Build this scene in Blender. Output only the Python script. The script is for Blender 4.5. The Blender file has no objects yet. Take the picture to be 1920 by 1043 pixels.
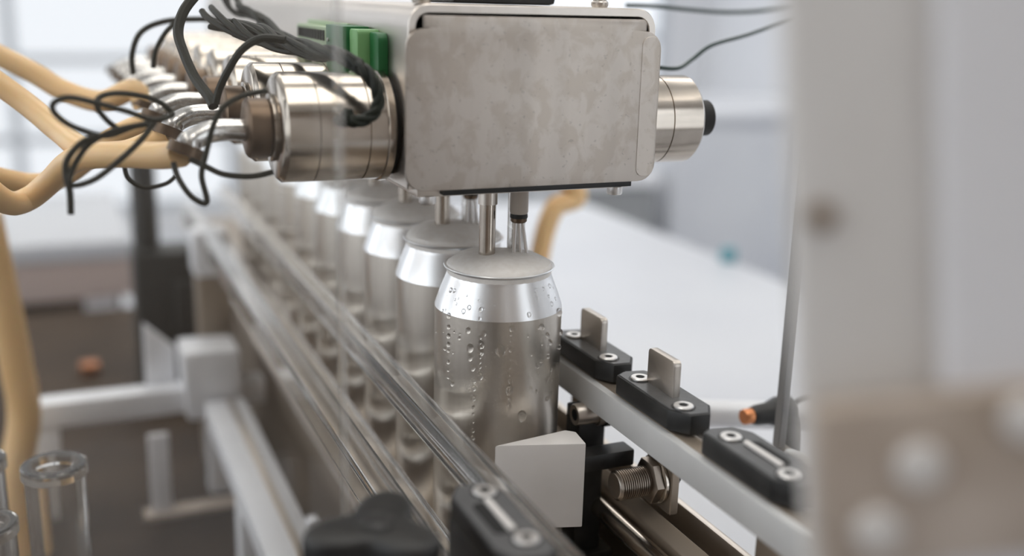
import bpy, bmesh, math, random
import numpy as np
from mathutils import Vector, Matrix, Euler
random.seed(7)
S = 0.001                      # the script measures in millimetres
scene = bpy.context.scene
COL = scene.collection

# ------------------------------------------------------------------ camera
FPX, CX, CY = 1980.0, 960.0, 521.5
ROT = np.array([[0.0] * 3] * 3)
def _unit(a): return a / np.linalg.norm(a)
_dy = _unit(np.array([70 - CX, -25 - CY, FPX]))
_h2 = np.array([2070 - CX, 29 - CY, FPX])
_up = _unit(np.cross(_dy, _h2)); _up = -_up if _up[1] > 0 else _up
_dx = np.cross(_dy, _up); _dx = -_dx if _dx[0] < 0 else _dx
ROT = np.stack([_dx, _dy, _up])                     # camera axes (right, down, forward) -> world
CAM = np.array([0, 0, 168.0]) - ROT @ (np.array([936 - CX, 496 - CY, FPX]) / FPX * 542)
cd = bpy.data.cameras.new('camera'); cam = bpy.data.objects.new('camera', cd); COL.objects.link(cam)
cd.sensor_width = 36; cd.lens = FPX / 1920 * 36; cd.clip_start = 0.01; cd.clip_end = 60
m = Matrix.Identity(4)
for i in range(3):
    m[i][0] = ROT[i, 0]; m[i][1] = -ROT[i, 1]; m[i][2] = -ROT[i, 2]; m[i][3] = CAM[i] * S
cam.matrix_world = m
cd.dof.use_dof = True; cd.dof.focus_distance = 0.525; cd.dof.aperture_fstop = 2.9; cd.dof.aperture_blades = 0
scene.camera = cam

# ------------------------------------------------------------------ world, light, exposure
world = bpy.data.worlds.new('world'); scene.world = world; world.use_nodes = True
world.node_tree.nodes['Background'].inputs[0].default_value = (0.86, 0.92, 1.0, 1)
world.node_tree.nodes['Background'].inputs[1].default_value = 1.0
vs = scene.view_settings
vs.view_transform = 'Standard'; vs.look = 'None'; vs.gamma = 1; vs.use_curve_mapping = False
vs.exposure = -0.42
WINDOW_GLOW, DIMMED_GLOW, FILL_LAMP_GLOW = 3.0, 1.55, 5.8
def area(name, loc, rot, sx, sy, watts, col):
    l = bpy.data.lights.new(name, 'AREA'); l.shape = 'RECTANGLE'; l.size = sx; l.size_y = sy; l.energy = watts; l.color = col
    o = bpy.data.objects.new(name, l); COL.objects.link(o); o.location = loc; o.rotation_euler = rot; return o

def at(px, py, X=None, Y=None, Z=None):
    d = ROT @ np.array([px - CX, py - CY, FPX])
    t = (X - CAM[0]) / d[0] if X is not None else (Y - CAM[1]) / d[1] if Y is not None else (Z - CAM[2]) / d[2]
    return tuple(CAM + d * t)

# ------------------------------------------------------------------ materials
def mat(name, col, metal=0.0, rough=0.5, **kw):
    M = bpy.data.materials.new(name); M.use_nodes = True
    b = M.node_tree.nodes['Principled BSDF']
    b.inputs['Base Color'].default_value = (*col, 1); b.inputs['Metallic'].default_value = metal; b.inputs['Roughness'].default_value = rough
    for k, v in kw.items():
        b.inputs[k.replace('_', ' ')].default_value = v
    return M
def noise_col(M, c1, c2, scale, lo=0.35, hi=0.65, detail=6, stretch=(1, 1, 1), rough=None, bump=0.0, dist=0.0):
    nt = M.node_tree; b = nt.nodes['Principled BSDF']
    tc = nt.nodes.new('ShaderNodeTexCoord'); mp = nt.nodes.new('ShaderNodeMapping'); mp.inputs['Scale'].default_value = stretch
    n = nt.nodes.new('ShaderNodeTexNoise'); n.inputs['Scale'].default_value = scale; n.inputs['Detail'].default_value = detail
    n.inputs['Distortion'].default_value = dist
    nt.links.new(tc.outputs['Object'], mp.inputs[0]); nt.links.new(mp.outputs[0], n.inputs['Vector'])
    r = nt.nodes.new('ShaderNodeValToRGB'); r.color_ramp.elements[0].position = lo; r.color_ramp.elements[1].position = hi
    r.color_ramp.elements[0].color = (*c1, 1); r.color_ramp.elements[1].color = (*c2, 1)
    nt.links.new(n.outputs['Fac'], r.inputs[0]); nt.links.new(r.outputs[0], b.inputs['Base Color'])
    if rough:
        mr = nt.nodes.new('ShaderNodeMapRange'); mr.inputs[3].default_value = rough[0]; mr.inputs[4].default_value = rough[1]
        nt.links.new(n.outputs['Fac'], mr.inputs[0]); nt.links.new(mr.outputs[0], b.inputs['Roughness'])
    if bump:
        bp = nt.nodes.new('ShaderNodeBump'); bp.inputs['Strength'].default_value = bump; bp.inputs['Distance'].default_value = 0.0005
        nt.links.new(n.outputs['Fac'], bp.inputs['Height']); nt.links.new(bp.outputs[0], b.inputs['Normal'])
    return M
def emit(name, col, strength):
    M = bpy.data.materials.new(name); M.use_nodes = True; nt = M.node_tree
    nt.nodes.remove(nt.nodes['Principled BSDF']); e = nt.nodes.new('ShaderNodeEmission')
    e.inputs[0].default_value = (*col, 1); e.inputs[1].default_value = strength
    nt.links.new(e.outputs[0], nt.nodes['Material Output'].inputs[0]); return M
def clear_sheet(name, tint, haze, hazecol, rough=0.03):
    M = bpy.data.materials.new(name); M.use_nodes = True; nt = M.node_tree
    nt.nodes.remove(nt.nodes['Principled BSDF'])
    t = nt.nodes.new('ShaderNodeBsdfTransparent'); t.inputs[0].default_value = (*tint, 1)
    d = nt.nodes.new('ShaderNodeBsdfDiffuse'); d.inputs[0].default_value = (*hazecol, 1)
    g = nt.nodes.new('ShaderNodeBsdfGlossy'); g.inputs['Roughness'].default_value = rough
    f = nt.nodes.new('ShaderNodeFresnel'); gm = nt.nodes.new('ShaderNodeNewGeometry'); ir = nt.nodes.new('ShaderNodeMapRange')
    ir.inputs[3].default_value = 1.49; ir.inputs[4].default_value = 1 / 1.49      # the same index seen from inside the sheet
    nt.links.new(gm.outputs['Backfacing'], ir.inputs[0]); nt.links.new(ir.outputs[0], f.inputs[0])
    m1 = nt.nodes.new('ShaderNodeMixShader'); m1.inputs[0].default_value = haze
    m2 = nt.nodes.new('ShaderNodeMixShader')
    nt.links.new(t.outputs[0], m1.inputs[1]); nt.links.new(d.outputs[0], m1.inputs[2])
    nt.links.new(f.outputs[0], m2.inputs[0]); nt.links.new(m1.outputs[0], m2.inputs[1]); nt.links.new(g.outputs[0], m2.inputs[2])
    nt.links.new(m2.outputs[0], nt.nodes['Material Output'].inputs[0]); return M

M = {}
M['cover'] = noise_col(mat('stained_steel', (.5, .47, .43), 1, .45), (.585, .525, .465), (.665, .612, .56), 110, .43, .55, 9, (1, 1, .8), (.42, .55), .04, .5)
def add_streaks(M, scale, stretch, lo, hi, depth):
    nt = M.node_tree; b = nt.nodes['Principled BSDF']; src = b.inputs['Base Color'].links[0].from_socket
    tc = nt.nodes.new('ShaderNodeTexCoord'); mp = nt.nodes.new('ShaderNodeMapping'); mp.inputs['Scale'].default_value = stretch
    n = nt.nodes.new('ShaderNodeTexNoise'); n.inputs['Scale'].default_value = scale; n.inputs['Detail'].default_value = 3
    nt.links.new(tc.outputs['Object'], mp.inputs[0]); nt.links.new(mp.outputs[0], n.inputs['Vector'])
    q = nt.nodes.new('ShaderNodeMapRange'); q.inputs[1].default_value = lo; q.inputs[2].default_value = hi; q.inputs[3].default_value = depth; q.inputs[4].default_value = 1
    nt.links.new(n.outputs['Fac'], q.inputs[0])
    mx = nt.nodes.new('ShaderNodeMix'); mx.data_type = 'RGBA'; mx.blend_type = 'MULTIPLY'; mx.inputs['Factor'].default_value = 1
    nt.links.new(src, mx.inputs['A']); nt.links.new(q.outputs[0], mx.inputs['B']); nt.links.new(mx.outputs['Result'], b.inputs['Base Color'])
add_streaks(M['cover'], 45, (1, 1, .04), .35, .62, .86)
add_streaks(M['cover'], 420, (1, 1, 1), .28, .36, .8)
M['steel'] = noise_col(mat('brushed_steel', (.55, .52, .49), 1, .35), (.56, .51, .455), (.70, .65, .60), 60, .3, .7, 4, (1, .06, 1), (.28, .42))
M['polish'] = noise_col(mat('turned_steel', (.6, .57, .54), 1, .2), (.43, .38, .325), (.60, .54, .475), 30, .3, .7, 5, (1, 1, 1), (.14, .26))
M['can'] = noise_col(mat('can_aluminium', (.78, .77, .76), 1, .25), (.62, .57, .505), (.73, .68, .615), 90, .3, .7, 3, (1, 1, .03), (.26, .36))
M['canneck'] = mat('neck_aluminium', (.86, .86, .86), 1, .33)
M['foam'] = noise_col(mat('beer_foam', (.82, .78, .74), 0, .55), (.88, .84, .79), (.94, .91, .87), 300, .3, .7, 2, (1, 1, 1), None, .15)
M['water'] = mat('water', (1, 1, 1), 0, .02, Transmission_Weight=1.0, IOR=1.33)
M['brass'] = noise_col(mat('tarnished_brass', (.3, .2, .12), 1, .4), (.10, .068, .046), (.22, .16, .115), 60, .3, .7, 5, (1, 1, 1), (.3, .5))
M['bolt'] = mat('brown_bolt_steel', (.36, .31, .265), 1, .32)
M['chrome'] = noise_col(mat('wet_steel', (.7, .68, .66), 1, .22), (.6, .58, .56), (.78, .77, .75), 140, .3, .7, 4, (1, 1, 1), (.15, .35), .5)
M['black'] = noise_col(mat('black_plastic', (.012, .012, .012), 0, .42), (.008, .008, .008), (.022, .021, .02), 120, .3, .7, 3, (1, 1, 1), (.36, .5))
M['clamp_top_sheen'] = noise_col(mat('grained_plastic_painted_sheen', (.06, .06, .062), 0, .38), (.085, .085, .087), (.11, .11, .112), 260, .3, .7, 3, (1, 1, 1), (.26, .34), .2)  # black plastic lightened: the tops' reflected sheen is put into the base colour
M['rubber'] = mat('rubber', (.015, .014, .013), 0, .6)
M['white'] = noise_col(mat('white_plastic', (.62, .6, .585), 0, .35), (.66, .63, .605), (.73, .705, .685), 30, .3, .7, 4)
M['milky'] = noise_col(mat('milky_plastic', (.5, .5, .5), 0, .3), (.55, .55, .545), (.62, .62, .615), 20, .3, .7, 3)
M['acryl'] = mat('clear_acrylic', (.96, .94, .91), 0, .05, Transmission_Weight=.96, IOR=1.45)
M['sheet'] = clear_sheet('clear_sheet', (.97, .97, .965), .02, (.7, .64, .58))
M['sheet_r'] = clear_sheet('clear_sheet_door', (.99, .99, .99), .01, (.7, .7, .7))
M['edge'] = mat('acrylic_edge', (.62, .60, .57), 0, .3, Alpha=.25)
M['edge_r'] = mat('acrylic_edge_grey', (.30, .30, .30), 0, .35)
M['hose'] = noise_col(mat('amber_hose', (.82, .55, .28), 0, .35, Subsurface_Weight=.25, Subsurface_Radius=(.02, .01, .004)), (.84, .55, .26), (.90, .63, .34), 14, .3, .7, 3)
M['wire'] = noise_col(mat('wire_jacket', (.02, .024, .018), 0, .5, Specular_IOR_Level=.3), (.006, .008, .005), (.015, .018, .011), 80, .3, .7, 2)
M['wire_g'] = mat('green_wire', (.012, .035, .028), 0, .4)
M['green'] = mat('pale_green_plastic', (.20, .42, .17), 0, .45)
M['green_l'] = mat('dusty_green_plastic', (.40, .52, .33), 0, .5)
M['green_d'] = mat('dark_green_plastic', (.012, .13, .035), 0, .42)
M['ptfe'] = mat('beige_probe', (.42, .37, .32), 0, .45)
M['copper'] = mat('copper_fitting', (.62, .26, .12), 1, .35)
M['screw'] = mat('bright_screw', (.82, .80, .78), 1, .36)
M['dark'] = mat('gap_shade_black', (.006, .006, .006), 0, .7)  # near-black colour stands in for the shade inside gaps, holes and sockets
M['post'] = noise_col(mat('cream_painted_steel', (.58, .54, .5), 0, .5), (.62, .585, .55), (.72, .70, .68), 9, .35, .65, 3, (1, 1, .5))
M['post_l'] = mat('grey_white_plastic', (.74, .73, .745), 0, .5)
M['rust'] = noise_col(mat('rusty_brass', (.2, .13, .07), .3, .55), (.12, .075, .035), (.26, .18, .11), 60)
M['tan'] = noise_col(mat('tan_bracket', (.36, .28, .21), .2, .5), (.40, .325, .26), (.58, .50, .43), 25)
M['bed'] = noise_col(mat('dark_bed_plate', (.07, .055, .045), 0, .6, Specular_IOR_Level=.1), (.032, .022, .015), (.075, .054, .039), 9, .3, .7, 5, (1, 1, 1), (.5, .7))
M['alu'] = noise_col(mat('white_aluminium', (.80, .80, .82), .2, .42), (.80, .81, .84), (.90, .91, .94), 12)
M['brownsteel'] = mat('brown_grey_steel', (.36, .30, .24), .7, .42)
M['darkgrey'] = mat('charcoal_paint', (.022, .023, .022), 0, .5)
M['floor'] = noise_col(mat('pale_epoxy', (.6, .62, .66), 0, .35), (.55, .565, .60), (.64, .655, .69), 1.2, .3, .7, 4)
M['wall'] = noise_col(mat('white_wall', (.78, .79, .81), 0, .7), (.74, .75, .78), (.80, .81, .83), .8)
M['wall_w'] = noise_col(mat('taupe_wall', (.2, .16, .13), 0, .7), (.20, .155, .12), (.27, .215, .175), 1.0)
M['ceil'] = mat('ceiling_paint', (.78, .76, .73), 0, .8)
M['frame'] = mat('window_frame', (.55, .58, .62), 0, .5)
M['cab'] = noise_col(mat('white_laminate', (.74, .75, .78), 0, .4), (.58, .60, .65), (.64, .66, .70), 3)
M['greybox'] = mat('grey_plastic', (.27, .28, .29), 0, .5)
M['pinkbox'] = mat('dusty_pink_board', (.48, .39, .36), 0, .6)
M['blue'] = mat('teal_cap', (.12, .32, .38), 0, .5)
M['glow'] = emit('daylight_pane', (.90, .95, 1.0), WINDOW_GLOW)
M['dimmed'] = emit('dimmed_pane', (.90, .94, 1.0), DIMMED_GLOW)  # daylight pane with its glow turned down so it does not clip
M['lamp'] = emit('fill_lamp_panel', (1.0, .97, .92), FILL_LAMP_GLOW)  # glow of the added ceiling fill lamps

# ------------------------------------------------------------------ mesh helpers (all in mm)
def V(p): return Vector(p) * S
def add_box(bm, c, s, bevel=0, seg=2, rz=0):
    g = bmesh.ops.create_cube(bm, size=1)
    mt = Matrix.Translation(V(c)) @ Matrix.Rotation(rz, 4, 'Z') @ Matrix.Diagonal((s[0] * S, s[1] * S, s[2] * S, 1))
    bmesh.ops.transform(bm, matrix=mt, verts=g['verts'])
    if bevel:
        ed = list({e for v in g['verts'] for e in v.link_edges})
        bmesh.ops.bevel(bm, geom=ed, offset=bevel * S, segments=seg, affect='EDGES', profile=.6)
    return bm
def B(c, s, bevel=0, seg=2, rz=0): return add_box(bmesh.new(), c, s, bevel, seg, rz)
def add_lathe(bm, prof, axis='Z', o=(0, 0, 0), n=32, close=True):
    rings = []
    for r, h in prof:
        ring = []
        for k in range(n):
            a = 2 * math.pi * k / n; u, w = r * math.cos(a), r * math.sin(a)
            p = {'Z': (u, w, h), 'X': (h, u, w), 'Y': (w, h, u)}[axis]
            ring.append(bm.verts.new(V((p[0] + o[0], p[1] + o[1], p[2] + o[2]))))
        rings.append(ring)
    for a, b in zip(rings, rings[1:]):
        for k in range(n):
            bm.faces.new((a[k], a[(k + 1) % n], b[(k + 1) % n], b[k]))
    if close:
        if prof[0][0] > 1e-6: bm.faces.new(rings[0][::-1])
        if prof[-1][0] > 1e-6: bm.faces.new(rings[-1])
    bmesh.ops.recalc_face_normals(bm, faces=bm.faces); return bm
def L(prof, axis='Z', o=(0, 0, 0), n=32, close=True): return add_lathe(bmesh.new(), prof, axis, o, n, close)
def smooth_path(pts, sub=6):
    P = [Vector(p) for p in pts]; out = []
    for i in range(len(P) - 1):
        p0, p1, p2, p3 = P[max(i - 1, 0)], P[i], P[i + 1], P[min(i + 2, len(P) - 1)]
        for k in range(sub):
            t = k / sub
            out.append(.5 * ((2 * p1) + (p2 - p0) * t + (2 * p0 - 5 * p1 + 4 * p2 - p3) * t * t + (3 * p1 - p0 - 3 * p2 + p3) * t ** 3))
    out.append(P[-1]); return out
def add_tube(bm, pts, r, n=10, sub=6, smooth=True):
    P = smooth_path(pts, sub) if smooth and len(pts) > 2 else [Vector(p) for p in pts]
    N = len(P); rings = []; prev = None
    for i, p in enumerate(P):
        t = (P[min(i + 1, N - 1)] - P[max(i - 1, 0)]).normalized()
        if prev is None:
            prev = t.orthogonal().normalized()
        u = (prev - t * prev.dot(t)); u = u.normalized() if u.length > 1e-6 else t.orthogonal().normalized(); prev = u
        w = t.cross(u); rr = r(i / (N - 1)) if callable(r) else r
        rings.append([bm.verts.new((p + (u * math.cos(2 * math.pi * k / n) + w * math.sin(2 * math.pi * k / n)) * rr) * S) for k in range(n)])
    for a, b in zip(rings, rings[1:]):
        for k in range(n): bm.faces.new((a[k], a[(k + 1) % n], b[(k + 1) % n], b[k]))
    bm.faces.new(rings[0][::-1]); bm.faces.new(rings[-1]); return bm
def T(pts, r, n=10, sub=6, smooth=True): return add_tube(bmesh.new(), pts, r, n, sub, smooth)
def add_prism(bm, poly, a, b, axis='Z', bevel=0, seg=2):
    def P(u, w, h): return V({'Z': (u, w, h), 'X': (h, u, w), 'Y': (u, h, w)}[axis])
    lo = [bm.verts.new(P(u, w, a)) for u, w in poly]; hi = [bm.verts.new(P(u, w, b)) for u, w in poly]; n = len(poly)
    fs = [bm.faces.new(lo[::-1]), bm.faces.new(hi)] + [bm.faces.new((lo[k], lo[(k + 1) % n], hi[(k + 1) % n], hi[k])) for k in range(n)]
    bmesh.ops.recalc_face_normals(bm, faces=fs)
    if bevel:
        bmesh.ops.bevel(bm, geom=[e for e in bm.edges if e.verts[0] in lo + hi], offset=bevel * S, segments=seg, affect='EDGES', profile=.6)
    return bm
def PR(poly, a, b, axis='Z', bevel=0, seg=2): return add_prism(bmesh.new(), poly, a, b, axis, bevel, seg)
def round_rect(x0, x1, y0, y1, r, n=5, corners=(1, 1, 1, 1)):
    out = []
    for (cx, cy, a0), on in zip(((x0 + r, y0 + r, 180), (x1 - r, y0 + r, 270), (x1 - r, y1 - r, 0), (x0 + r, y1 - r, 90)), corners):
        if not on:
            out.append((x0 if a0 in (180, 90) else x1, y0 if a0 in (180, 270) else y1)); continue
        for k in range(n + 1):
            a = math.radians(a0 + 90 * k / n); out.append((cx + r * math.cos(a), cy + r * math.sin(a)))
    return out
def obj(name, bm, m, parent=None, loc=(0, 0, 0), smooth=True, rot=None):
    me = bpy.data.meshes.new(name); bm.to_mesh(me); bm.free()
    if smooth:
        me.polygons.foreach_set('use_smooth', [True] * len(me.polygons))
        me.set_sharp_from_angle(angle=math.radians(38))
    me.materials.append(M[m]); o = bpy.data.objects.new(name, me); COL.objects.link(o)
    o.location = V(loc); o.parent = parent
    if rot: o.rotation_euler = rot
    return o
def tag(o, label, cat, group=None):
    o['label'] = label; o['category'] = cat
    if group: o['group'] = group
    return o
def thing(name, label, cat, loc=(0, 0, 0), group=None, rot=None):
    o = bpy.data.objects.new(name, None); COL.objects.link(o); o.location = V(loc); o.empty_display_size = .01
    if rot: o.rotation_euler = rot
    return tag(o, label, cat, group)
def struct(name, bm, m, parent=None, smooth=False):
    o = obj(name, bm, m, parent, smooth=smooth)
    if not parent: o['kind'] = 'structure'
    return o
def copy_tree(o, parent=None):
    c = o.copy(); COL.objects.link(c); c.parent = parent
    for ch in list(o.children): copy_tree(ch, c)
    return c
ORD = ['first', 'second', 'third', 'fourth', 'fifth', 'sixth', 'seventh', 'eighth', 'ninth', 'tenth', 'eleventh']

# ------------------------------------------------------------------ the room
RX0, RX1, RY0, RY1, RZ0, RZ1 = -2600, 3600, -2600, 5200, -900, 2300
def slab(x0, x1, y0, y1, z0, z1): return B(((x0 + x1) / 2, (y0 + y1) / 2, (z0 + z1) / 2), (x1 - x0, y1 - y0, z1 - z0))
struct('floor', slab(RX0, RX1, RY0, RY1, RZ0 - 80, RZ0), 'floor')
struct('ceiling', slab(RX0, RX1, RY0, RY1, RZ1, RZ1 + 80), 'ceil')
def wall_with_openings(name, axis, p0, p1, u0, u1, openings, m='wall'):
    bm = bmesh.new(); cuts = sorted(openings); prev = u0
    def put(a, b, z0, z1):
        if b - a < 1 or z1 - z0 < 1: return
        c, s = ((a + b) / 2, (p0 + p1) / 2, (z0 + z1) / 2), (b - a, p1 - p0, z1 - z0)
        if axis == 'X': c, s = (c[1], c[0], c[2]), (s[1], s[0], s[2])
        add_box(bm, c, s)
    for a, b, z0, z1 in cuts:
        put(prev, a, RZ0, RZ1); put(a, b, RZ0, z0); put(a, b, z1, RZ1); prev = b
    put(prev, u1, RZ0, RZ1)
    struct(name, bm, m)
WIN = []
def window(n, axis, p, a, b, z0, z1, bars_v, bars_h, pane='glow'):
    f = bmesh.new()
    def bx(u, w, su, sw, t=60):
        c, s = (u, p, w), (su, t, sw)
        if axis == 'X': c, s = (c[1], c[0], c[2]), (s[1], s[0], s[2])
        add_box(f, c, s)
    for u in (a + 30, b - 30): bx(u, (z0 + z1) / 2, 60, z1 - z0)
    for w in (z0 + 30, z1 - 30): bx((a + b) / 2, w, b - a - 120, 60)
    for k in range(1, bars_v): bx(a + (b - a) * k / bars_v, (z0 + z1) / 2, 40, z1 - z0 - 120, 50)
    w = struct('window_%d' % n, f, 'frame')
    for i in range(bars_v):
        for j in range(bars_h):
            u0, u1 = a + (b - a) * i / bars_v + 32, a + (b - a) * (i + 1) / bars_v - 32
            w0, w1 = z0 + (z1 - z0) * j / bars_h + 22, z0 + (z1 - z0) * (j + 1) / bars_h - 22
            c, s = ((u0 + u1) / 2, p, (w0 + w1) / 2), (u1 - u0, 12, w1 - w0)
            if axis == 'X': c, s = (c[1], c[0], c[2]), (s[1], s[0], s[2])
            obj('pane', B(c, s), pane, w, smooth=False)
    if bars_h > 1:
        for j in range(1, bars_h):
            c, s = ((a + b) / 2, p, z0 + (z1 - z0) * j / bars_h), (b - a - 120, 40, 44)
            if axis == 'X': c, s = (c[1], c[0], c[2]), (s[1], s[0], s[2])
            obj('glazing_bar', B(c, s), 'frame', w, smooth=False)
wall_with_openings('wall_back', 'Y', RY1, RY1 + 80, RX0, RX1, [(-1400, 700, -820, 1900), (1100, 3300, -500, 1900)])
window(1, 'Y', RY1 + 40, -1400, 700, -820, 1900, 2, 7, 'dimmed')
window(2, 'Y', RY1 + 40, 1100, 3300, -500, 1900, 2, 4, 'dimmed')
wall_with_openings('wall_left', 'X', RX0 - 80, RX0, RY0, RY1, [(-1200, 1200, -200, 1900), (1800, 4200, -200, 1900)])
window(3, 'X', RX0 - 40, -1200, 1200, -200, 1900, 3, 2)
window(4, 'X', RX0 - 40, 1800, 4200, -200, 1900, 3, 2)
wall_with_openings('wall_right', 'X', RX1, RX1 + 80, RY0, RY1, [(200, 2600, 0, 1900)])
window(5, 'X', RX1 + 40, 200, 2600, 0, 1900, 3, 2, 'dimmed')
wall_with_openings('wall_front', 'Y', RY0 - 80, RY0, RX0, RX1, [(1000, 2200, -700, 1900)], 'wall_w')
window(6, 'Y', RY0 - 40, 1000, 2200, -700, 1900, 2, 3)  # window added behind the camera to brighten the front cover and can
for lx in (-1300, 300, 1900):  # unseen ceiling lamps added to flatten the lighting
    for ly in (-600, 1400, 3400):
        t = thing('fill_ceiling_lamp', 'unseen ceiling lamp panel added as fill %s, %s' % ({-600: 'over the taupe wall end', 1400: 'midway along the room', 3400: 'close to the frosted back windows'}[ly], {-1300: 'in the window-side row', 300: 'in the middle row', 1900: 'in the outer row'}[lx]), 'lamp', (lx, ly, RZ1 - 60), 'added ceiling fill lamp panels')
        obj('housing', B((0, 0, 35), (640, 1540, 50), 6), 'frame', t)
        obj('diffuser', B((0, 0, 5), (600, 1500, 12), 3), 'lamp', t)

# ------------------------------------------------------------------ machine bed, frame, conveyor
BED = -170
t = thing('machine_bed', 'dark brown metal machine bed plate below the conveyor', 'table', (-330, 350, RZ0))
obj('bed_plate', B((0, 0, BED - RZ0 - 12), (820, 1640, 24), 4), 'bed', t)
for sx in (-370, 370):
    for sy in (-700, 700):
        obj('leg', B((sx, sy, (BED - RZ0 - 24) / 2), (50, 50, BED - RZ0 - 24), 3), 'brownsteel', t)
t = thing('conveyor', 'steel conveyor deck carrying the row of cans', 'conveyor', (0, 330, -60))
obj('chain_plate', B((0, 0, 57), (74, 1300, 6), 1), 'brownsteel', t)
for sx in (-46, 46): obj('wear_strip', B((sx, 0, 56), (12, 1300, 8), 1.5), 'steel', t)
obj('bed_beam', B((0, 0, -28), (56, 1290, 160), 2), 'brownsteel', t)
for sy in (-350, 330): obj('foot', B((0, sy, -109), (50, 60, 2)), 'brownsteel', t)
tag(obj('lower_guide_rod', T([(56, -300, 30), (56, 900, 30)], 5.5, 16, smooth=False), 'polish'), 'polished round guide rod low beside the cans, under the white rail', 'rod')
tag(obj('guide_strip', PR([(62, 20), (70, 20), (70, 42), (67, 45), (62, 38)], -300, 900, 'Y', .8), 'brownsteel'), 'grey steel strip running alongside the low guide rod', 'strip')
t = thing('conveyor_side_plate', 'tan-reflecting stainless side plate below the white rail and threaded bolt', 'plate', (86, 330, -168))
obj('panel', B((0, 0, 106), (4, 1280, 212), 1), 'steel', t)

# ------------------------------------------------------------------ cans
PITCH = 67.0
def make_can(i, wet):
    lab = 'tall silver can brimming with foam and beaded with water drops, under the foremost filling tube' if wet else \
        '%s open silver can in the row, counting from the can with water drops' % ORD[i]
    t = thing('beverage_can', lab, 'can', (0, PITCH * i, 0), 'foaming cans on the conveyor')
    obj('body', L([(0, 3), (18, 3), (23, 0), (25.5, 0), (29, 4), (33, 12), (33, 146), (33, 147)], n=64), 'can', t)
    obj('neck', L([(33, 147), (32.6, 148.6), (30.4, 155), (27.4, 162.5), (26.7, 164.5), (26.6, 165.5)], n=64, close=False), 'canneck', t)
    obj('rim', L([(26.2, 165), (26.7, 166.4), (28.2, 167.4), (28.6, 168), (28.3, 168.5), (26.9, 168.1), (26.0, 166.6), (26.2, 165)], n=64, close=False), 'canneck', t)
    rnd = random.Random(40 + i)
    k = .5 + .4 * rnd.random() if not wet else .12
    prof = [(26.4, 160), (27.0, 166.8), (27.2, 168.2), (26.6, 169.6 + k), (23.5, 171.4 + 1.9 * k), (17, 173.2 + 3.2 * k), (9, 174.2 + 3.9 * k), (0, 174.5 + 4.1 * k)]
    bm = L(prof, n=40)
    for v in bm.verts:
        if v.co.z > .1695: v.co.z += .0006 * math.sin(v.co.x * 230 + i) * math.cos(v.co.y * 190 + 2 * i)
    obj('foam', bm, 'foam', t)
    return t
cans = [make_can(i, i == 0) for i in range(10)]
# water drops on the wet can: (px, py, size) read on the can's surface
def drop(bm, th, z, r, sz):
    rr = 33 if z < 147 else 33 - (z - 147) * .38
    c = Vector((rr * math.cos(th), rr * math.sin(th), z))
    g = bmesh.ops.create_icosphere(bm, subdivisions=2, radius=1)
    rot = Matrix.Rotation(th, 4, 'Z')
    bmesh.ops.transform(bm, matrix=Matrix.Translation(c * S) @ rot @ Matrix.Diagonal((r * .85 * S, r * S, r * sz * S, 1)), verts=g['verts'])
def can_angle(px):        # angle round the can seen under a pixel column
    best = None
    for k in range(-1990, -260):
        a = math.radians(k / 10)
        p = np.array([33 * math.cos(a), 33 * math.sin(a), 110.0]) - CAM; c = ROT.T @ p
        e = abs(CX + FPX * c[0] / c[2] - px)
        n = np.array([math.cos(a), math.sin(a), 0]) @ (CAM - np.array([0, 0, 110]))
        if n > 33 and (best is None or e < best[0]): best = (e, a)
    return best[1]
def can_z(py): return 147 - (py - 578) * .2795
dm = bmesh.new(); rnd = random.Random(5)
spots = [(936, 630, 2.0), (955, 705, 1.7), (980, 757, 1.9), (880, 630, 1.5), (900, 622, 1.4), (900, 635, 1.3), (899, 680, 1.4), (880, 648, 1.2),
         (876, 598, 1.1), (905, 600, 1.0), (957, 590, 1.1), (1012, 594, 1.2), (1043, 580, 1.5), (1023, 612, .9), (1030, 630, .9), (1048, 625, 1.1),
         (1006, 665, 1.0), (840, 580, 1.0), (885, 666, 1.2), (1008, 680, .9), (848, 705, .9), (1046, 650, .9)]
spots += [(840, 600 + 16 * k + rnd.uniform(-3, 3), rnd.uniform(.5, .95)) for k in range(7)]
spots += [(956, 600 + 15 * k + rnd.uniform(-3, 3), rnd.uniform(.5, .95)) for k in range(10)]
spots += [(888, 690 + 16 * k + rnd.uniform(-3, 3), rnd.uniform(.5, 1.0)) for k in range(8)]
spots += [(898, 608 + 9 * k, rnd.uniform(.6, 1.0)) for k in range(8)]
spots += [(rnd.uniform(820, 1046), rnd.uniform(530, 578), rnd.uniform(.5, 1.0)) for k in range(22)]
spots += [(rnd.uniform(985, 1046), rnd.uniform(580, 740), rnd.uniform(.4, .8)) for k in range(26)]
spots += [(rnd.uniform(815, 870), rnd.uniform(540, 720), rnd.uniform(.35, .7)) for k in range(12)]
for px, py, r in spots: drop(dm, can_angle(px), can_z(py), r * 1.3, 1.3)
d = obj('water_drops', dm, 'water', cans[0]); d['kind'] = 'stuff'

# ------------------------------------------------------------------ filling head housing
HX0, HX1, HZ0, HZ1, HF, HB = -58, 68.5, 214, 297, -27, 600
t = thing('filling_head_housing', 'large stainless steel box over the cans with stained front cover', 'machine housing', (0, 0, 0))
outer = round_rect(HX0, HX1, HZ0, HZ1, 10, 6, (0, 0, 1, 1)); inner = round_rect(HX0 + 4, HX1 - 4, HZ0 - 1, HZ1 - 4.2, 6, 6, (0, 0, 1, 1))
o_, i_ = outer[1:-1] + [], inner[1:-1] + []
ring = [outer[0]] + [inner[0]] + list(reversed(inner[1:])) + list(reversed(outer[1:]))
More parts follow.
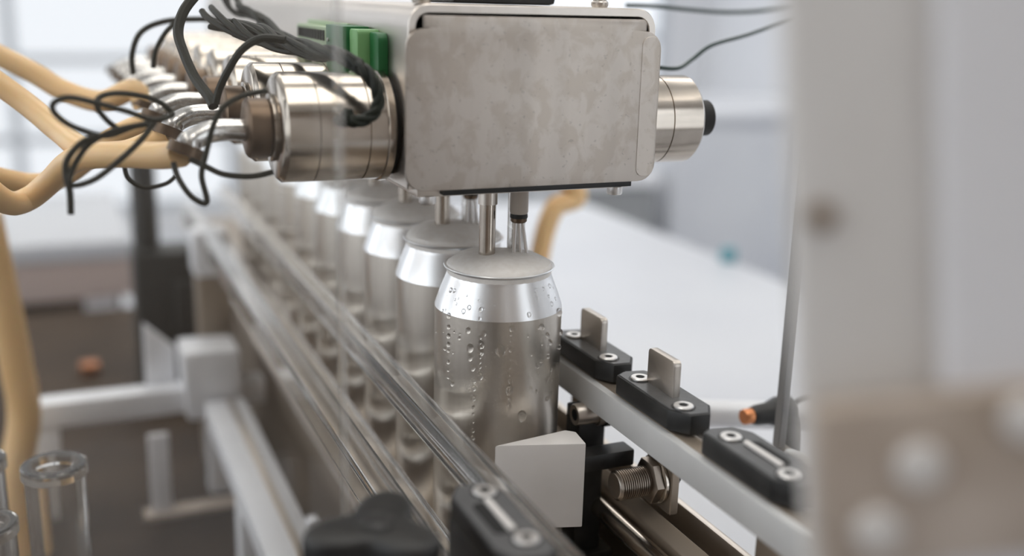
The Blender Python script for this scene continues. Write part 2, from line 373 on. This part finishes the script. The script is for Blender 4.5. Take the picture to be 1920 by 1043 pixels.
# inverted-U shell as a closed polygon: left foot outer -> up and over -> right foot -> inner back
up_o = [(HX0, HZ0)] + list(reversed(outer[2:])) + [(HX1, HZ0)]
up_i = [(HX1 - 4, HZ0)] + inner[2:] + [(HX0 + 4, HZ0)]
obj('shell', PR(up_o + up_i, HF, HB, 'Y', .5, 1), 'steel', t)
obj('inner_shade_block', B((5, 290, 252), (116, 600, 76)), 'dark', t)  # dark filler in place of the shade inside the housing
cov = round_rect(-60, 70.3, 213.5, 286.5, 9, 6)
cov_poly = [p for p in cov]
tong = []
# cover outline with a tongue reaching up under the shell's top
i0 = max(range(len(cov)), key=lambda q: (cov[q][1] > 286.4) * 1000 + cov[q][0])
i1 = max(range(len(cov)), key=lambda q: (cov[q][1] > 286.4) * 1000 - cov[q][0])
lo, hi = sorted((i0, i1))
cover = cov[:lo + 1] + [(61.5, 286.5), (61.5, 290.6), (60, 292), (-51, 292), (-51.5, 291.5), (-51.5, 286.5)] + cov[hi:]
obj('front_cover', PR(cover, -30.5, -27.5, 'Y', .7, 2), 'cover', t)
obj('cover_flange', PR(round_rect(59.5, 69.3, 216, 284, 4), -30.85, -30.3, 'Y', .15, 1), 'cover', t)
obj('bottom_plate', B((4, 285, 211.6), (112, 616, 4.4), .6), 'steel', t)
obj('gasket', B((9, -24.5, 212.2), (100, 7, 3), .4), 'black', t)
for x, y in ((-46, -20), (54, -20), (-50, 60), (-50, 194), (-50, 328)):
    obj('bolt', L([(3.6, 205.6), (4, 206.2), (4, 209.6)], 'Z', (x, y, 0), 16), 'screw', t)
tp = obj('top_plate', B((-9, 4, 300.4), (52, 50, 6), 2.4), 'black', t)
obj('top_rim', B((-9, 4, 305), (50, 48, 4), 1.5), 'steel', tp)
for x, y, r, h in ((46, -10, 3.4, 26), (-48, -16, 3.6, 4)):
    b = obj('stud', L([(r, 297), (r, 297 + h), (r - .6, 297.6 + h)], 'Z', (x, y, 0), 20), 'steel', t)
    obj('collar', L([(r + .3, 297), (r + .9, 298), (r + .9, 299.4), (r + .3, 300)], 'Z', (x, y, 0), 20), 'steel', b)

# filling tubes and probes
def make_tubes(i):
    y = PITCH * i; lab = 'foremost' if i == 0 else ORD[i]
    where = 'in the can with water drops' if i == 0 else 'in the %s can of the row' % ORD[i]
    ft = thing('filling_tube', 'polished steel filling tube dipping into the foam ' + where, 'tube', (-7, y, 170), 'filling tubes under the housing')
    obj('pipe', L([(4.2, 0), (4.2, 40)], n=24), 'polish', ft)
    obj('sleeve', L([(4.9, 30), (4.9, 40)], n=24), 'steel', ft)
    ft2 = thing('vent_tube', 'wide clear-looking steel vent tube behind the filling tube ' + where, 'tube', (13, y + 9, 170), 'vent tubes under the housing')
    obj('pipe', L([(4.6, 0), (4.6, 40)], n=24), 'chrome', ft2)
    pr = thing('level_probe', 'beige level probe with thin pins ' + where, 'probe', (8.5, y - 4, 172), 'level probes under the housing')
    obj('holder', L([(4.3, 23), (4.7, 24), (4.7, 36), (4, 37.5)], n=20), 'ptfe', pr)
    obj('seal', L([(4.4, 20.8), (4.6, 21.4), (4.4, 23)], n=20), 'rubber', pr)
    obj('collar', L([(3.6, 18.5), (4.2, 19.2), (4.2, 20.8)], n=20), 'brass', pr)
    for k, (dx, dx2) in enumerate(((-2, -2.4), (0, 1.5), (2, 5))):
        obj('pin', T([(dx, 0, 19), (dx2, 0, 1)], 1.0, 8, smooth=False), 'screw', pr)
for i in range(7): make_tubes(i)

# ------------------------------------------------------------------ pinch valves
def make_valve(i, side):
    y = 5 + PITCH * i; s = -1 if side == 'l' else 1
    first = i == 0
    if s < 0:
        lab = 'foremost turned steel solenoid valve with brown brass nut, beside the stained front cover' if first else \
            '%s turned steel solenoid valve along the wired side of the housing' % ORD[i]
    else:
        lab = 'short steel solenoid valve on the hose-free side of the housing, nearest its front cover' if first else \
            '%s steel solenoid valve along the hose-free side of the housing' % ORD[i]
    x0 = HX0 if s < 0 else HX1
    t = thing('solenoid_valve', lab, 'valve', (x0, y, 240), 'solenoid valves on the housing')
    def P(pr): return [(r, s * h) for r, h in pr]
    R0 = 25.3 if s < 0 else 23
    obj('gasket', L(P([(R0 - 2, 0), (R0 - 2, 2.5)]), 'X', n=48), 'rubber', t)
    obj('flange', L(P([(R0 - 1, 2.5), (R0 + .9, 3), (R0 + .9, 6.2), (R0, 6.8)]), 'X', n=64), 'polish', t)
    E = 54 if s < 0 else 40
    c1, c2 = (15, 38) if s < 0 else (16, 17)
    g = []
    for c in ((c1, c2) if s < 0 else (c1 + 4,)):
        g += [(R0, c - .35), (R0 - .8, c - .3), (R0 - .8, c + .3), (R0, c + .35)]
    obj('coil_body', L(P([(R0, 6.8)] + g + [(R0, E - 2.4), (R0 - 1.6, E - .6), (R0 - 2.6, E), (4, E)]), 'X', n=72), 'polish', t)
    if s < 0:
        obj('end_boss', L(P([(15, E), (15.4, E + .5), (15.4, E + 2), (14, E + 2.6)]), 'X', n=40), 'polish', t)
        nut = obj('union_nut', L(P([(12.9, E + 2.6), (13.6, E + 3.2), (13.6, E + 11.6), (12.6, E + 12.6), (9.5, E + 13.4), (6, E + 13.4)]), 'X', n=28), 'brass', t)
        pth = [(s * (E + 13), 0, -1), (s * (E + 22), 0, -.5), (s * (E + 30), -1, -1.5), (s * (E + 37), -3, -5), (s * (E + 40.5), -4, -11)]
        pb = obj('pipe_elbow', T(pth, lambda u: 5.0 if u < .75 else 5.6, 18), 'chrome', t)
        e = pth[-1]
        obj('clamp_ring', T([(e[0] + 2, e[1] + .6, e[2] + 4.4), (e[0], e[1], e[2])], 8.2, 20, smooth=False), 'brass', pb)
    else:
        obj('end_cap', L(P([(9.5, E), (10, E + .5), (9.6, E + 14), (6, E + 15.5)]), 'X', n=32), 'rubber', t)
        obj('centre_screw', L(P([(3, E + 15), (3, E + 18), (2.2, E + 19)]), 'X', n=20), 'copper', t)
    return t
for i in range(8): make_valve(i, 'l')
for i in range(3): make_valve(i, 'r')

# green terminal block on the housing's side
t = thing('terminal_block', 'green plug-in terminal block on the housing side above the valves', 'connector', (HX0, 80, 268))
obj('socket_body', PR(round_rect(-22, 72, 0, 15, 1.2), -10, 0, 'X', .4, 1), 'green_l', t)
for k in range(11):
    obj('slot', B((-10.2, 6 + 6.0 * k, 10.5), (1.2, 2.4, 5.4)), 'dark', t)
obj('top_fin', B((-3, 26, 16), (2, 90, 3), .4), 'green_l', t)
pl = obj('plug', PR([(-50, -7), (-14, -7), (-14, 17), (-48, 17)], -14, -.5, 'X', .8, 2), 'green_d', t)
for k in (2.5, 9.5): obj('contact', L([(1, -14.8), (1, -14)], 'X', (0, -20, k), 10), 'screw', pl)
fl = obj('flange_ear', PR(round_rect(-64, -49, -10, 16, 2), -11, 0, 'X', .8, 2), 'green', t)
obj('flange_screw', L([(2.4, -13), (2.9, -12.6), (2.9, -11)], 'X', (0, -57, 0), 16), 'screw', fl)
obj('gasket_pad', PR(round_rect(-78, -61, -9, 15, 4), -5, 0, 'X', .8, 2), 'green_d', t)

# ------------------------------------------------------------------ guide rails
def bar_thing(name, label, x0, x1, z0, z1, y0, y1, m, bevel=1.2):
    o = obj(name, B(((x0 + x1) / 2, (y0 + y1) / 2, (z0 + z1) / 2), (x1 - x0, y1 - y0, z1 - z0), bevel, 3), m)
    return tag(o, label, 'rail')
bar_thing('clear_guide_rail', 'upper clear acrylic guide rail along the valve side of the cans', -50, -38.5, 88, 103, -300, 640, 'acryl')
bar_thing('clear_guide_rail', 'lower clear acrylic guide rail along the valve side of the cans', -52, -41, 32, 46, -300, 640, 'acryl')
tag(obj('side_skirt', PR([(-82, 60), (-79, 60), (-79, 72), (-68, 74), (-68, 77), (-82, 75)], -300, 700, 'Y', .4, 1), 'acryl'), 'bent clear acrylic skirt strip outside the clear guide rails', 'strip')
t = thing('white_guide_rail', 'milky white plastic guide rail with steel top channel beside the black clamps', 'rail', (44, 0, 91))
obj('plastic_face', B((5, 170, 7.6), (10, 1000, 15.2), .8), 'milky', t)
obj('steel_channel', B((11.8, 170, 8.0), (15.6, 1000, 15.4), .7), 'brownsteel', t)
obj('channel_lip', B((13, 170, 16.2), (3, 1000, 1.2), .3), 'steel', t)

def make_clamp(y, label, tab=True, slot=False):
    t = thing('rail_clamp', label, 'clamp', (57.5, y, 107.5), 'black clamps on the white guide rail')
    plan = [(-11, 31), (-11, -22), (-5, -33), (5, -34), (11, -24), (11, 24), (6, 33), (-5, 35)]
    plan = [(a, b * .93) for a, b in plan]
    obj('block', PR([(a * 1.0, b) for a, b in plan], 0.2, 10.2, 'Z', .9, 2), 'black', t)
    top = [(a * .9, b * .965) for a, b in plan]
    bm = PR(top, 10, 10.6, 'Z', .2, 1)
    obj('top_face', bm, 'clamp_top_sheen', t)
    for sy in (-21, 19):
        w = obj('recess', L([(5.3, 10.2), (5.8, 10.75), (4.9, 10.8)], 'Z', (-3, sy, 0), 24), 'black', t)
        s_ = obj('cap_screw', L([(4.8, 10.4), (4.8, 11.4), (4.4, 11.9), (2.3, 11.9), (2.1, 11.0), (0, 11.0)], 'Z', (-3, sy, 0), 24), 'screw', t)
        obj('hex_socket', L([(1.9, 11.0), (1.9, 11.9)], 'Z', (-3, sy, 0), 6), 'dark', s_)
    if tab:
        obj('steel_tab', PR(round_rect(-9, 15, 6, 28.5, 2.4, 4), -1.6, 2.4, 'X', .4, 2), 'steel', t)
    if slot:
        obj('slot', PR(round_rect(-2.5, 6, -13, 12, 3), 10.4, 10.9, 'Z'), 'dark', t)
        obj('slide', PR(round_rect(-2.2, .6, -14, 12, 1.3), 10.6, 12.2, 'Z', .3, 1), 'white', t)
    return t
make_clamp(-1, 'black rail clamp with steel tab close behind the can with water drops')
make_clamp(-74, 'black rail clamp with steel tab between two other clamps on the white rail')
make_clamp(-152, 'black rail clamp without a tab, with a pale slide in its slot', False, True)

# can stop block and its hardware
tag(obj('stop_block', PR([(-21, -49), (22, -62), (24, -47), (20, -43)], 46, 91, 'Z', .8, 2), 'white'),
    'square white plastic stop block in front of the can with water drops', 'block')
t = thing('threaded_stop_bolt', 'threaded steel bolt with hex nut on a plate under the white rail', 'bolt', (60, -52, 60))
pr = []
h = -14
pr.append((6.6, -15.0)); pr.append((7.6, -14.2))
while h < 4.5:
    pr += [(7.9, h), (7.9, h + .35), (7.1, h + .7), (7.1, h + .9)]; h += 1.25
obj('threaded_rod', L(pr + [(7.9, h), (7.9, 12)], 'X', n=36), 'bolt', t)
obj('end_face', L([(0, -15.4), (6.4, -15.3), (6.8, -14.9)], 'X', n=32), 'steel', t)
obj('hex_nut', L([(11, 3), (12, 3.6), (12, 7.6), (11, 8)], 'X', n=6), 'bolt', t)
obj('washer', L([(12.4, 8), (12.9, 8.3), (12.9, 9.6), (12.4, 10)], 'X', n=32), 'polish', t)
obj('mounting_plate', PR(round_rect(-14, 11, -15, 31, 1.2), 10.2, 15, 'X', .5, 1), 'brownsteel', t)
obj('back_bolt', L([(6, 15), (6, 21), (5, 22)], 'X', n=6), 'black', t)
t = thing('stop_rod', 'black square rod reaching from the white stop block under the rail', 'rod', (36, -40, 68))
obj('bar', B((8, 6, 0), (38, 12, 9), 1), 'black', t)
obj('end_collar', B((-9, 6, 0), (5, 14, 11), 1), 'rubber', t)
t = thing('mount_column', 'black support column between the white stop block and the steel rod', 'bracket', (49, -10, 0))
obj('post', B((0, 0, 46), (16, 16, 84), 1.5), 'black', t)
obj('base', B((2, 0, 2.8), (24, 26, 5), 1), 'black', t)
t = thing('air_nozzle', 'short hollow steel fitting pointing at the can below the white rail', 'fitting', (46, -16, 86))
obj('barrel', L([(3.2, -7), (5.6, -7.2), (6, -6.6), (6, 5), (7.4, 5.2), (7.4, 9)], 'X', n=28), 'steel', t)
obj('bore', L([(3.2, -7.05), (3.2, -6.6)], 'X', n=20), 'dark', t)
obj('lock_ring', L([(8, 9), (8.6, 9.5), (8.6, 13)], 'X', n=24), 'black', t)
# posts that carry the white rail
for k, (yy, lab) in enumerate(((-158, 'steel rail bracket with a bolt hole beneath the clamp without a tab'), (25, 'tan-reflecting steel rail bracket behind the threaded bolt'), (240, 'steel rail bracket far along the white rail'))):
    t = thing('rail_bracket', lab, 'bracket', (69, yy, 0))
    obj('upright', B((0, 0, 52), (5, 34, 78), .8), 'brownsteel', t)
    obj('hole', L([(4, -2.7), (4, 2.7)], 'X', (0, -4, 52), 20), 'dark', t)
    obj('foot', B((6, 0, 14), (12, 34, 4), .6), 'brownsteel', t)

# ------------------------------------------------------------------ clamps on the clear rail (foreground)
t = make_clamp(-155, 'black clamp block beside the near end of the upper clear rail', False, True)
t.location = V((-64, -155, 102)); t.rotation_euler = (0, 0, math.pi); t['group'] = 'black clamps on the clear rail'
obj('clamp_jaw', PR([(-11, 31), (-11, -22), (-5, -33), (5, -34), (11, -24), (11, 24), (6, 33), (-5, 35)], -40, .2, 'Z', 1.5, 2), 'black', t)
t = thing('star_knob', 'black three-lobed hand knob in front of the lower clear rail', 'knob', (-110, -152, 109))
prf = []
for k in range(60):
    a = 2 * math.pi * k / 60; r = 20 + 7 * math.cos(3 * (a - math.radians(62)))
    prf.append((r * math.cos(a), r * math.sin(a)))
obj('grip', PR(prf, -14, 9, 'Z', 3.5, 3), 'black', t)
obj('hub_cap', L([(7, 9), (7, 9.4), (6.4, 9.8), (0, 9.8)], n=28), 'black', t)
obj('stem', L([(4, -271), (4, -14)], n=16), 'steel', t)
obj('stem_foot', L([(14, -279), (14, -271), (6, -269)], n=24), 'steel', t)

# ------------------------------------------------------------------ clear guard panels
ex = -105
t = thing('clear_guard_sheet', 'large clear acrylic guard sheet in front of the valves and hoses', 'panel', (ex, -88, 0))
obj('pane', B((-260, 0, 90), (517, 4.6, 520)), 'sheet', t, smooth=False)
obj('polished_edge', B((0, 0, 90), (3.0, 4.8, 520), .5, 1), 'edge', t)
t = thing('clear_guard_door', 'clear acrylic guard door with grey edge beyond the white rail', 'panel', (152, -46, 62))
obj('pane', B((0, -182, 110), (4.6, 358, 220)), 'sheet_r', t, smooth=False)
obj('grey_edge', B((0, 0, 125), (5, 6, 250), .6, 1), 'edge_r', t)
obj('hinge_foot', B((0, -180, -2), (12, 366, 6), 1), 'steel', t)

# ------------------------------------------------------------------ sensor and cable beside the guard door
t = thing('sensor_connector', 'black angled sensor plug with copper end beside the guard door', 'sensor', (160, -13, 68))
obj('copper_nut', L([(4.2, -9), (4.6, -8.4), (4.6, -3), (4, -2.4)], 'X', n=12), 'copper', t)
obj('plug_body', L([(5, -3), (6, 0), (6.5, 8), (9, 15), (9, 24), (6, 27)], 'X', n=24), 'black', t)
obj('angle_body', T([(19, 0, 0), (22, -3, -8), (22, -6, -26)], lambda u: 8.5 - 1.5 * u, 18), 'black', t)
obj('cable', T([(24, 0, 2), (34, -4, 8), (52, -12, 8), (70, -26, 0), (80, -34, -30)], 1.6, 10), 'wire', t)
t = thing('tie_bar', 'grey-white round tie bar beyond the black clamps', 'bar', (190, 32, 50))
obj('tube', T([(-40, 20, -4), (90, -60, 4)], 9, 20, smooth=False), 'alu', t)
obj('stand', T([(72, -49, -3), (72, -49, -149.5)], 7, 16, smooth=False), 'alu', t)
obj('stand_foot', L([(16, -150), (16, -146), (9, -143)], 'Z', (72, -49, 0), 24), 'alu', t)
t = thing('clamp_lever', 'small black lever knob beside the tie bar and blurred post', 'knob', (176, -96, 76))
obj('grip', PR(round_rect(-7, 9, -12, 10, 6), -10, 10, 'X', 3, 3), 'black', t)
obj('stem', L([(3, -60), (3, -10)], 'Z', n=12), 'steel', t)
tag(obj('bent_air_tube', T([at(1478, 852, X=96), at(1505, 862, X=96), at(1522, 895, X=95), at(1527, 930, X=94), at(1528, 990, X=94)], 2.6, 14), 'milky'), 'thin grey plastic air tube arching beside the slotted clamp', 'tube')
t = thing('lower_bracket', 'small black bracket with bright screw below the grey air tube', 'bracket', (78, -178, 84))
obj('plate', B((0, 0, 0), (16, 40, 6), 1), 'black', t)
obj('screw', L([(3, 3), (3, 4.5), (2.4, 5)], 'Z', (2, 8, 0), 16), 'screw', t)

# ------------------------------------------------------------------ blurred post close to the camera
t = thing('foreground_post', 'cream painted steel post with rusty bolts, out of focus', 'post', (-4.5, -336, BED), rot=(0, math.radians(-8), math.radians(-24)))
hgt = 560
obj('cream_plate', B((8, 0, hgt / 2), (30, 8, hgt), 1.5), 'post', t)
obj('white_channel', B((37, -1, hgt / 2), (30, 14, hgt), 3), 'post_l', t)
for x, z, in ((-2, 433), (43.5, 408), (46, 450)):
    b = obj('bolt', L([(2.3, -6.5), (2.8, -6), (2.8, 6), (2.3, 6.5)], 'Y', (x, 0, z), 12), 'rust', t)
obj('tan_bracket', B((24, -9, 375), (60, 8, 38), 2), 'tan', t)
for x, z in ((36, 388), (14, 380), (5, 366)):
    obj('bracket_bolt', L([(4, -16), (5, -15), (5, -12)], 'Y', (x, 0, z), 16), 'post', t)

# ------------------------------------------------------------------ amber hoses
def hose(label, pts, r=6.2):
    return tag(obj('amber_hose', T(pts, r, 16, 8), 'hose'), label, 'hose', 'amber hoses')
hose('amber hose leaving the foremost valve elbow, sweeping down into a loop', [(-154, 1, 230), at(300, 292, Y=15), at(215, 290, Y=40), at(140, 300, Y=70), at(95, 340, Y=100), at(55, 372, Y=110), at(15, 380, Y=100), at(-40, 340, Y=80)])
hose('amber hose from the second valve elbow, rising to cross the others', [(-152, 68, 230), at(240, 285, Y=75), at(165, 285, Y=90), at(110, 245, Y=120), at(50, 195, Y=140), at(-40, 130, Y=150)])
hose('amber hose from the third valve elbow, drooping among the loops', [(-152, 135, 230), at(230, 250, Y=140), at(180, 285, Y=150), at(120, 330, Y=170), at(60, 345, Y=180), at(-40, 325, Y=170)])
hose('uppermost amber hose sagging from the fourth valve elbow', [(-152, 202, 230), at(250, 168, Y=205), at(190, 190, Y=215), at(120, 170, Y=230), at(60, 135, Y=240), at(-50, 80, Y=250)], 6.6)
hose('upright amber hose standing behind the machine bed corner', [at(-30, 400, Y=420), at(5, 560, Y=420), at(30, 680, Y=420), at(45, 780, Y=420), (-255, 420, -100), (-255, 420, BED + 3)], 13)
hose('amber hose hanging on the far side of the housing behind the tubes', [(75, 330, 260), (95, 330, 230), at(1075, 350, Y=330), at(1040, 390, Y=330), at(1018, 450, Y=330), at(1000, 560, Y=330)], 9)

# ------------------------------------------------------------------ wires
def wire(name, label, pts, r=1.1, m='wire', n=8):
    return tag(obj(name, T(pts, r, n, 8), m), label, 'wire', 'wires at the valves')
def px_path(lst): return [at(a, b, Y=c) for a, b, c in lst]
guide = px_path([(392, 28, 110), (430, 42, 90), (480, 62, 65), (530, 80, 40), (580, 94, 15), (625, 102, -6), (655, 112, -16), (685, 134, -24), (706, 165, -29), (709, 195, -30), (695, 218, -30), (668, 228, -29), (652, 220, -27), (655, 211, -26)])
def bundle(label, path, n, long_ones, r0, seed, twist):
    G = smooth_path(path, 8); rnd = random.Random(seed); o0 = Vector(path[0]); N = len(G)
    t = thing('twisted_wire_bundle', label, 'wire bundle', path[0])
    for k in range(n):
        ph, fr, am = rnd.uniform(0, 6.28), twist * rnd.uniform(.6, 1.3), rnd.uniform(1.5, 6.5)
        pts = []
        stop = N if k < long_ones else int(N * rnd.uniform(.45, .62)); start = 0 if k < long_ones else int(N * rnd.uniform(0, .15))
        for i in range(start, stop):
            u = i / (N - 1); a = ph + i * fr
            amp = am * max(0.0, 1 - u * 1.5) + (1.3 if k < long_ones else 0)
            if k < long_ones and u > .5: a = k * 6.28 / long_ones + i * .30; 
            tg = (G[min(i + 1, N - 1)] - G[max(i - 1, 0)]).normalized(); ux = tg.cross(Vector((0, 1, 0))).normalized(); uy = tg.cross(ux)
            pts.append(G[i] - o0 + ux * math.cos(a) * amp + uy * math.sin(a) * amp)
        obj('strand', T(pts, r0 if k < long_ones else r0 * .85, 8, smooth=False), 'wire', t)
bundle('thick bundle of dark twisted wires curling over the foremost valve', guide, 10, 3, 1.75, 3, .16)
bundle('looser dark wire bundle rising behind the green terminal block', px_path([(425, -20, 190), (440, 15, 180), (470, 26, 160), (505, 46, 130), (540, 72, 95), (572, 92, 60)]), 5, 2, 1.7, 9, .2)
wire('cable', 'thick dark cable arching down onto the brass nuts from above', px_path([(372, -15, 90), (345, 20, 85), (334, 60, 80), (345, 100, 72), (365, 145, 60), (392, 182, 45), (400, 200, 40)]), 2.6)
wire('cable', 'paired dark wire bending from the bundle to the second brass nut', px_path([(535, 75, 20), (490, 72, 25), (455, 92, 30), (432, 125, 34), (412, 165, 36), (404, 195, 36)]), 1.9)
wire('cable', 'thin dark wire curving from the foremost valve over the elbow and down', px_path([(500, 170, -14), (455, 180, -16), (420, 200, -18), (400, 235, -18), (386, 290, -18), (378, 330, -18), (388, 380, -18), (360, 370, -16), (335, 335, -12), (325, 305, -8)]), 1.3)
wire('cable', 'thin green-black wire sagging from the elbow under the foremost valve', px_path([(512, 323, -10), (470, 331, -10), (420, 327, -10), (385, 312, -8), (355, 298, -6)]), 1.3)
wire('cable', 'long oval loop of thin wire reaching farthest out over the hoses', px_path([(325, 215, -5), (290, 225, -8), (235, 208, -8), (180, 193, -8), (130, 183, -8), (102, 192, -8), (100, 208, -8), (120, 228, -8), (155, 245, -8), (200, 255, -6), (250, 238, -4), (290, 228, 0)]), 1.25)
wire('cable', 'small upper loop of thin wire beside the long oval loop', px_path([(325, 215, 10), (300, 192, 8), (265, 180, 6), (220, 175, 4), (188, 182, 2), (182, 200, 0), (200, 225, 0), (225, 245, 2)]), 1.25)
wire('cable', 'drooping leaf-shaped wire loop hanging under the elbow tips', px_path([(292, 226, -4), (265, 262, -10), (225, 300, -12), (180, 335, -12), (140, 348, -12), (130, 335, -12), (145, 300, -10), (170, 268, -8), (215, 245, -6), (280, 232, -2)]), 1.3)
wire('cable', 'short wire tail dangling straight down from the drooping loop', px_path([(180, 255, -10), (150, 270, -10), (126, 300, -10), (124, 330, -10), (131, 360, -10), (133, 402, -10)]), 1.4)
wire('cable', 'hazy thin wire arch rising behind the elbows', px_path([(250, 140, 200), (248, 100, 200), (265, 60, 200), (310, 40, 200), (380, 36, 190), (420, 40, 180)]), 1.7)
wire('cable', 'hazy thin wire hook hanging beside the wire arch', px_path([(330, 42, 170), (310, 62, 170), (292, 95, 170), (287, 128, 170)]), 1.5)
wire('cable', 'faint wire loop drooping below the amber hoses', px_path([(232, 305, 120), (240, 335, 120), (270, 352, 120), (310, 345, 120), (330, 330, 120)]), 1.2)
tag(obj('signal_wire', T(px_path([(1175, 10, 120), (1230, 12, 130), (1290, 18, 140), (1360, 23, 150), (1430, 20, 150), (1520, 6, 150), (1600, -15, 150)]), 1.4, 8), 'wire_g'), 'upper thin green-black wire running off past the housing top', 'wire')
tag(obj('signal_wire', T(px_path([(1236, 127, 40), (1272, 128, 45), (1300, 110, 55), (1335, 85, 60), (1400, 66, 70), (1460, 45, 80), (1520, 25, 80), (1600, -5, 80)]), 1.2, 8), 'wire_g'), 'lower thin green-black wire rising from the short valve', 'wire')

# ------------------------------------------------------------------ frame and odds and ends on the bed
t = thing('frame_crossbar', 'bright white aluminium crossbar of the machine frame', 'frame bar', (-140, 490, BED))
obj('bar', B((0, 0, 101), (208, 26, 24), 3), 'alu', t)
obj('corner_block', PR([(29, 86), (78, 82), (80, 150), (28, 152)], -28, 26, 'Y', 5, 2), 'alu', t)
for sx in (-90, 60): obj('stand', B((sx, 0, 45), (22, 22, 89), 2), 'alu', t)
t = thing('frame_side_bar', 'long white aluminium side bar running beside the lower clear rail', 'frame bar', (-78, 255, BED))
obj('bar', B((0, 0, 96), (36, 400, 22), 2.5), 'alu', t)
obj('groove', B((4, 0, 107.3), (6, 400, 1)), 'steel', t)
obj('stop_lug', B((22, -60, 100), (8, 14, 18), 2), 'alu', t)
obj('stand', B((0, 60, 43), (26, 26, 84), 2), 'alu', t)
t = thing('support_post', 'brownish steel post with white cap rising behind the white corner block', 'post', (-70, 560, BED))
obj('tube', B((0, 0, 101), (32, 32, 200), 3), 'brownsteel', t)
obj('cap', B((-2, 0, 223), (34, 36, 46), 6), 'alu', t)
t = thing('drive_motor', 'dark charcoal drive motor column standing behind the frame', 'motor', (-95, 800, BED))
obj('motor_box', B((0, 0, 88), (70, 60, 174), 6), 'darkgrey', t)
obj('column', L([(15, 175), (15, 290), (12, 294)], 'Z', (-17, 0, 0), n=30), 'darkgrey', t)
obj('terminal_box', B((22, -38, 110), (30, 18, 60), 4), 'darkgrey', t)
t = thing('white_upright', 'white sloped-top upright behind the crossbar, beside the dark motor', 'bracket', (-128, 510, -84))
obj('plate', PR([(-14, 0), (13, 0), (14, 58), (-13, 84)], -6, 6, 'Y', 2, 2), 'alu', t)
obj('gusset', PR([(6, 0), (22, 0), (6, 50)], -2, 2, 'X', 1, 1), 'alu', t)
t = thing('angle_bracket', 'small white angle bracket standing on the bed inside the frame', 'bracket', (-138, 455, BED))
obj('upright', B((0, 0, 42), (18, 8, 78), 2), 'post_l', t)
obj('foot', B((32, 0, 2.6), (96, 20, 5), 1), 'tan', t)
for k, (x, y, h, lab) in enumerate(((-219, 128, 205, 'wide clear plastic tube standing upright on the bed, ringed by a thick lip'), (-262, 150, 205, 'clear plastic tube standing behind the other two clear tubes'), (-256, 96, 190, 'clear plastic tube standing in front of its two neighbours'))):
    t = thing('clear_tube', lab, 'tube', (x, y, BED))
    obj('wall', L([(16.5, 0), (16.5, h), (14.0, h), (14.0, 0), (16.5, 0)], n=40, close=False), 'acryl', t)
    obj('lip', L([(16.5, h - 6), (18, h - 5), (18, h + 1), (17, h + 2), (12, h + 2), (12, h - 3)], n=40, close=False), 'acryl', t)
tag(obj('red_clip', B(at(168, 690, Z=BED + 8), (22, 22, 14), 3), 'copper'), 'small reddish clip lying on the dark bed plate', 'clip')

# ------------------------------------------------------------------ background furniture
t = thing('storage_bench', 'long low white bench with dusty pink front behind the machine', 'bench', (-650, 1530, RZ0))
obj('top', B((0, 0, 790), (1104, 460, 30), 6), 'cab', t)
obj('front_board', B((0, -215, 742), (1100, 20, 66), 3), 'pinkbox', t)
obj('under_bench_shade', B((0, 60, 380), (1090, 20, 760), 3), 'bed', t)  # dark board added in place of the shadow under the bench
for sx in (-500, 500):
    for sy in (-180, 180): obj('leg', B((sx, sy, 387), (50, 50, 774), 3), 'alu', t)
t = thing('white_side_table', 'wide white table top beyond the black clamps and guard door', 'table', (460, 590, RZ0))
obj('top', B((0, 0, 788), (660, 1740, 24), 5), 'cab', t)
for sx in (-290, 290):
    for sy in (-800, 800): obj('leg', B((sx, sy, 388), (50, 50, 776), 3), 'alu', t)
t = thing('grey_crate', 'dull grey crate with lighter lid strip beyond the white table', 'crate', (1180, 2250, RZ0))
obj('body', B((0, 0, 350), (360, 360, 700), 16), 'greybox', t)
obj('lid', B((0, 0, 720), (380, 380, 40), 10), 'alu', t)
t = thing('white_cabinet', 'plain white cabinet standing beside the grey crate', 'cabinet', (1900, 2450, RZ0))
obj('carcass', B((0, 0, 430), (900, 600, 860), 14), 'cab', t)
obj('worktop', B((0, 0, 875), (920, 620, 30), 6), 'cab', t)
for sx in (-225, 225): obj('door', B((sx, -306, 430), (440, 16, 820), 4), 'cab', t)
t = thing('teal_lid', 'small teal cap standing on the wide white table top', 'cap', at(1365, 490, Z=-100)[:2] + (-100,))
obj('skirt', L([(12, 0), (13, 3), (13, 18), (11, 21)], n=24), 'blue', t)
obj('knurl', L([(13.6, 6), (13.8, 8), (13.8, 12), (13.6, 14)], n=18), 'blue', t)
